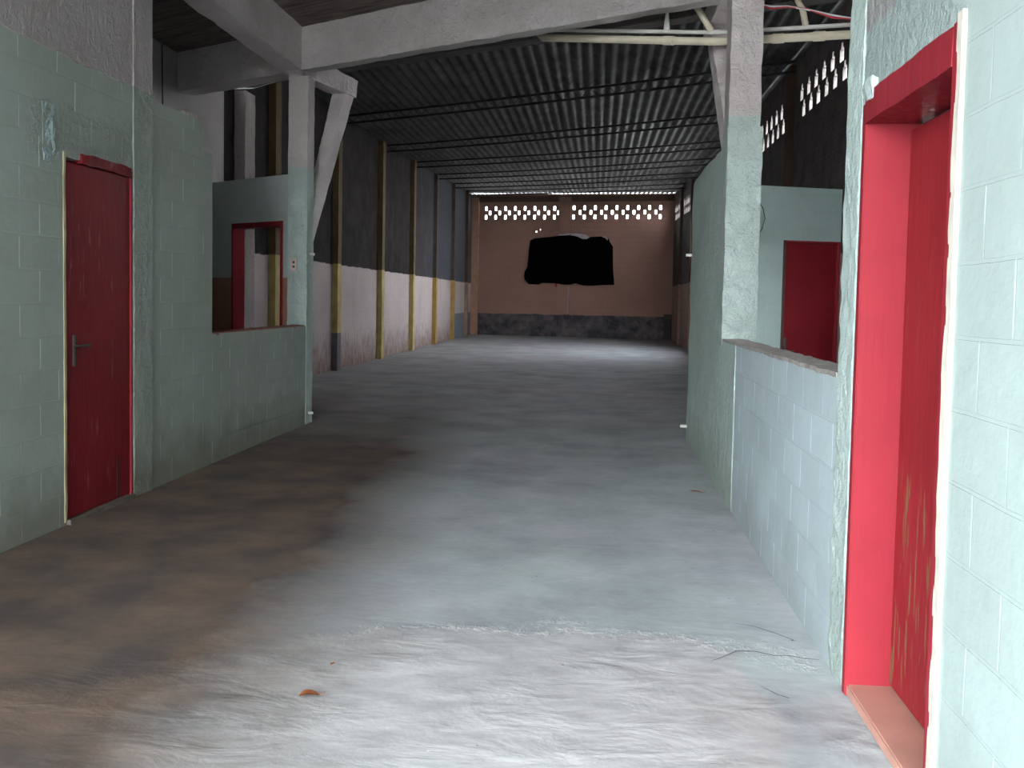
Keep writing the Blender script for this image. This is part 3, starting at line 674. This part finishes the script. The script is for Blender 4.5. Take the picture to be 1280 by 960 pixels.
p = pipe_pt(1.62, .08, -.02); drop('bent pipe just right of the right column', [(p[0] - .03, p[1] + .05, 4.41), (p[0] - .03, p[1] + .05, 3.98), (p[0], p[1], 3.90), (p[0] + .03, p[1], p[2])], .026, m_pvc)
t = thing('cable', 'thin red and white twisted cable between right column and near wall', 'cable', (1.3, 7.8, 4.0))
cpts = [(1.21, 8.0, 3.87), (1.235, 8.2, 3.93), (1.36, 8.2, 3.912), (1.49, 8.2, 3.911), (1.65, 8.2, 3.884), (1.85, 8.2, 3.838), (2.08, 8.2, 3.798), (2.4, 8.2, 3.76)]
child('strand', tube(bmesh.new(), cpts, .008, 6), m_cable_w, t, 'white strand')
child('strand', tube(bmesh.new(), [(x, y, z + .014 * math.sin(i * 2.2) - .006) for i, (x, y, z) in enumerate(cpts)], .008, 6), m_cable_r, t, 'red strand')
tag(link_mesh('cable', tube(bmesh.new(), [(-5.05, 13.1, 4.30), (-4.6, 12.6, 4.20), (-4.1, 12.0, 4.15), (-3.68, 11.35, 4.12), (-3.58, 11.2, 4.05)], .007, 6), m_cable_w), 'pale loose cable from the square pillar to the left column', 'cable')
tag(link_mesh('cable', tube(bmesh.new(), [(HL + .02, 11.15, 4.4), (HL + .02, 11.17, 3.4), (HL + .02, 11.15, 2.0)], .008, 6), m_cable_k), 'black wire hanging down the outer wall above the stepped partition', 'cable')
tag(link_mesh('cable', tube(bmesh.new(), [(1.86, 11.60, 2.66), (1.90, 11.60, 2.6), (1.93, 11.6, 2.48), (1.90, 11.6, 2.36), (1.86, 11.58, 2.30)], .005, 6), m_cable_k), 'thin dark wire loop on the teal cross wall', 'cable')

# ================================================================ BLACK BLOT ON THE FAR WALL, BUILT AS A FLAT PANEL
def far_poly(pts, off, th):
    """outline in wall coordinates (x, z) built as a flat panel just off the far wall"""
    bm = bmesh.new(); f, b = [], []
    for x, z in pts:
        f.append(bm.verts.new((*on_far(x, off + th), z))); b.append(bm.verts.new((*on_far(x, off), z)))
    bm.faces.new(f); bm.faces.new(b[::-1])
    for i in range(len(pts)): j = (i + 1) % len(pts); bm.faces.new((f[i], f[j], b[j], b[i]))
    return bm
# wall units: u 0..1280 and v 0..823 measured on the blot itself
def sh(u, v): return (lerp(-3.36, 1.05, u / 1280.0), lerp(4.52, 1.66, v / 823.0))
out = [(180, 190), (235, 165), (420, 148), (520, 134), (640, 128), (720, 140), (790, 172), (840, 172), (880, 148), (1000, 142), (1050, 160), (1075, 190), (1090, 160), (1105, 205), (1140, 255), (1146, 480), (1158, 600), (1166, 690), (1040, 694), (900, 705), (810, 703), (720, 680), (660, 695), (590, 697), (480, 682), (330, 680), (285, 700), (170, 697), (125, 650), (113, 600), (122, 550), (150, 500), (160, 400), (166, 290)]
t = thing('blot_panel', 'black ragged-edged blot high on the far brown wall', 'black_blot', (*on_far(-1.2), 2.1))  # black blot of the far wall, built as a made-up hung panel
child('black_blot', far_poly([sh(*q) for q in out], .10, .03), m_black, t)
child('backing', far_poly([sh(*q) for q in [(470, 150), (540, 112), (640, 106), (740, 108), (830, 122), (870, 150), (1000, 150), (1040, 136), (1085, 170), (1100, 260), (1000, 300), (480, 300)]], .06, .03), m_greyedge, t, 'grey backing showing along the top edge')
child('tag', far_poly([sh(*q) for q in [(470, 640), (580, 640), (575, 720), (530, 745), (485, 720)]], .07, .02), m_redbit, t, 'small red scrap at the lower edge')

# ================================================================ LEAVES AND CRUMBS ON THE FLOOR
def leaf(name, label, loc, L_, W_, rot, curl=.4):
    bm = bmesh.new(); n = 10; rows_ = []
    for i in range(n + 1):
        t_ = i / n; w = W_ * (math.sin(PI * min(1, t_ * 1.02)) ** .8) * (1 - .45 * t_) + .0004
        rows_.append([bm.verts.new((L_ * (t_ - .5), w * s, .004 + curl * abs(s) * w + .25 * W_ * math.sin(PI * t_) + (.0 if abs(s) < .1 else .0012 * math.sin(9 * t_)))) for s in (-1, -.5, 0, .5, 1)])
    for a, b in zip(rows_, rows_[1:]):
        for k in range(4): bm.faces.new((a[k], a[k + 1], b[k + 1], b[k]))
    r = bmesh.ops.solidify(bm, geom=bm.faces[:], thickness=.0012)
    tube(bm, [(L_ * .48, 0, .006), (L_ * .60, .004, .010), (L_ * .72, .01, .013)], .0014, 5)
    o = link_mesh(name, bm, m_leaf, smooth=True); o.location = loc; o.rotation_euler = (0, 0, rot)
    return tag(o, label, 'leaf', 'dry leaves on the floor')
leaf('dry_leaf', 'larger curled dry brown leaf lying in the left foreground', (-1.02, 3.40, .008), .080, .030, .25)
leaf('dry_leaf', 'tiny dry brown leaf scrap lying behind the larger one', (-1.02, 3.72, .006), .03, .009, 1.2)
leaf('dry_leaf', 'small dark leaf at the foot of the right plastered wall', (.80, 7.55, .006), .10, .02, -.2)

# ================================================================ LIGHT
w = bpy.data.worlds.new('overcast'); SC.world = w; w.use_nodes = True
nt = w.node_tree; bg = nt.nodes['Background']
tc = nt.nodes.new('ShaderNodeTexCoord'); sp = nt.nodes.new('ShaderNodeSeparateXYZ'); nt.links.new(tc.outputs['Generated'], sp.inputs[0])
mr = nt.nodes.new('ShaderNodeMapRange'); nt.links.new(sp.outputs[2], mr.inputs[0]); mr.inputs[1].default_value = -.05; mr.inputs[2].default_value = .8
mx = nt.nodes.new('ShaderNodeMix'); mx.data_type = 'RGBA'; nt.links.new(mr.outputs[0], mx.inputs[0])
mx.inputs[6].default_value = (.93, .97, 1.0, 1); mx.inputs[7].default_value = (.78, .90, 1.0, 1)
nt.links.new(mx.outputs[2], bg.inputs['Color']); bg.inputs['Strength'].default_value = 2.4
def portal(loc, tgt, sx, sy):
    l = bpy.data.lights.new('opening_portal', 'AREA'); l.shape = 'RECTANGLE'; l.size = sx; l.size_y = sy; l.cycles.is_portal = True
    o = bpy.data.objects.new('opening_portal', l); C.objects.link(o); o.location = loc
    d = Vector(tgt) - Vector(loc); o.rotation_euler = d.to_track_quat('-Z', 'Z').to_euler(); return o
portal((-1.27, gate_y(-1.17) - .17, 2.1), (-1.27 + .5, gate_y(-1.17) - .17 + .87, 2.1), 5.1, 4.4)
portal((HR + .2, 27.9, 3.5), (0, 27.9, 3.5), 4.8, 1.3)
portal((HR + .2, 9.0, 1.65), (0, 9.0, 1.65), 1.3, 1.2)
portal((-1.2, 39.35, 5.1), (-1.2, 30, 5.0), 8.2, .9)
portal((HR + .15, 24, 4.5), (0, 24, 4.4), 27, .8)

# ================================================================ CAMERA
cam = bpy.data.cameras.new('camera'); co = bpy.data.objects.new('camera', cam); C.objects.link(co); SC.camera = co
cam.sensor_width = 36; cam.sensor_fit = 'HORIZONTAL'; cam.lens = 36 * 1209 / 1280
psi, th, roll = math.radians(4.9955), math.radians(2.984), .019
f = Vector((-math.sin(psi) * math.cos(th), math.cos(psi) * math.cos(th), -math.sin(th)))
r = Vector((math.cos(psi), math.sin(psi), 0)); u = r.cross(f)
r2 = r * math.cos(roll) + u * math.sin(roll); u2 = u * math.cos(roll) - r * math.sin(roll)
M = Matrix((r2, u2, -f)).transposed().to_4x4(); M.translation = (0, 0, 1.48); co.matrix_world = M
cam.shift_x = 0; cam.shift_y = (437 - 480) / 1280; cam.clip_end = 300
SC.view_settings.view_transform = 'Standard'; SC.view_settings.look = 'None'; SC.view_settings.gamma = 1
SC.view_settings.use_curve_mapping = False; SC.view_settings.exposure = 4.0
SC.cycles.max_bounces = 12; SC.cycles.diffuse_bounces = 8; SC.cycles.glossy_bounces = 4
SC.cycles.sample_clamp_indirect = 8
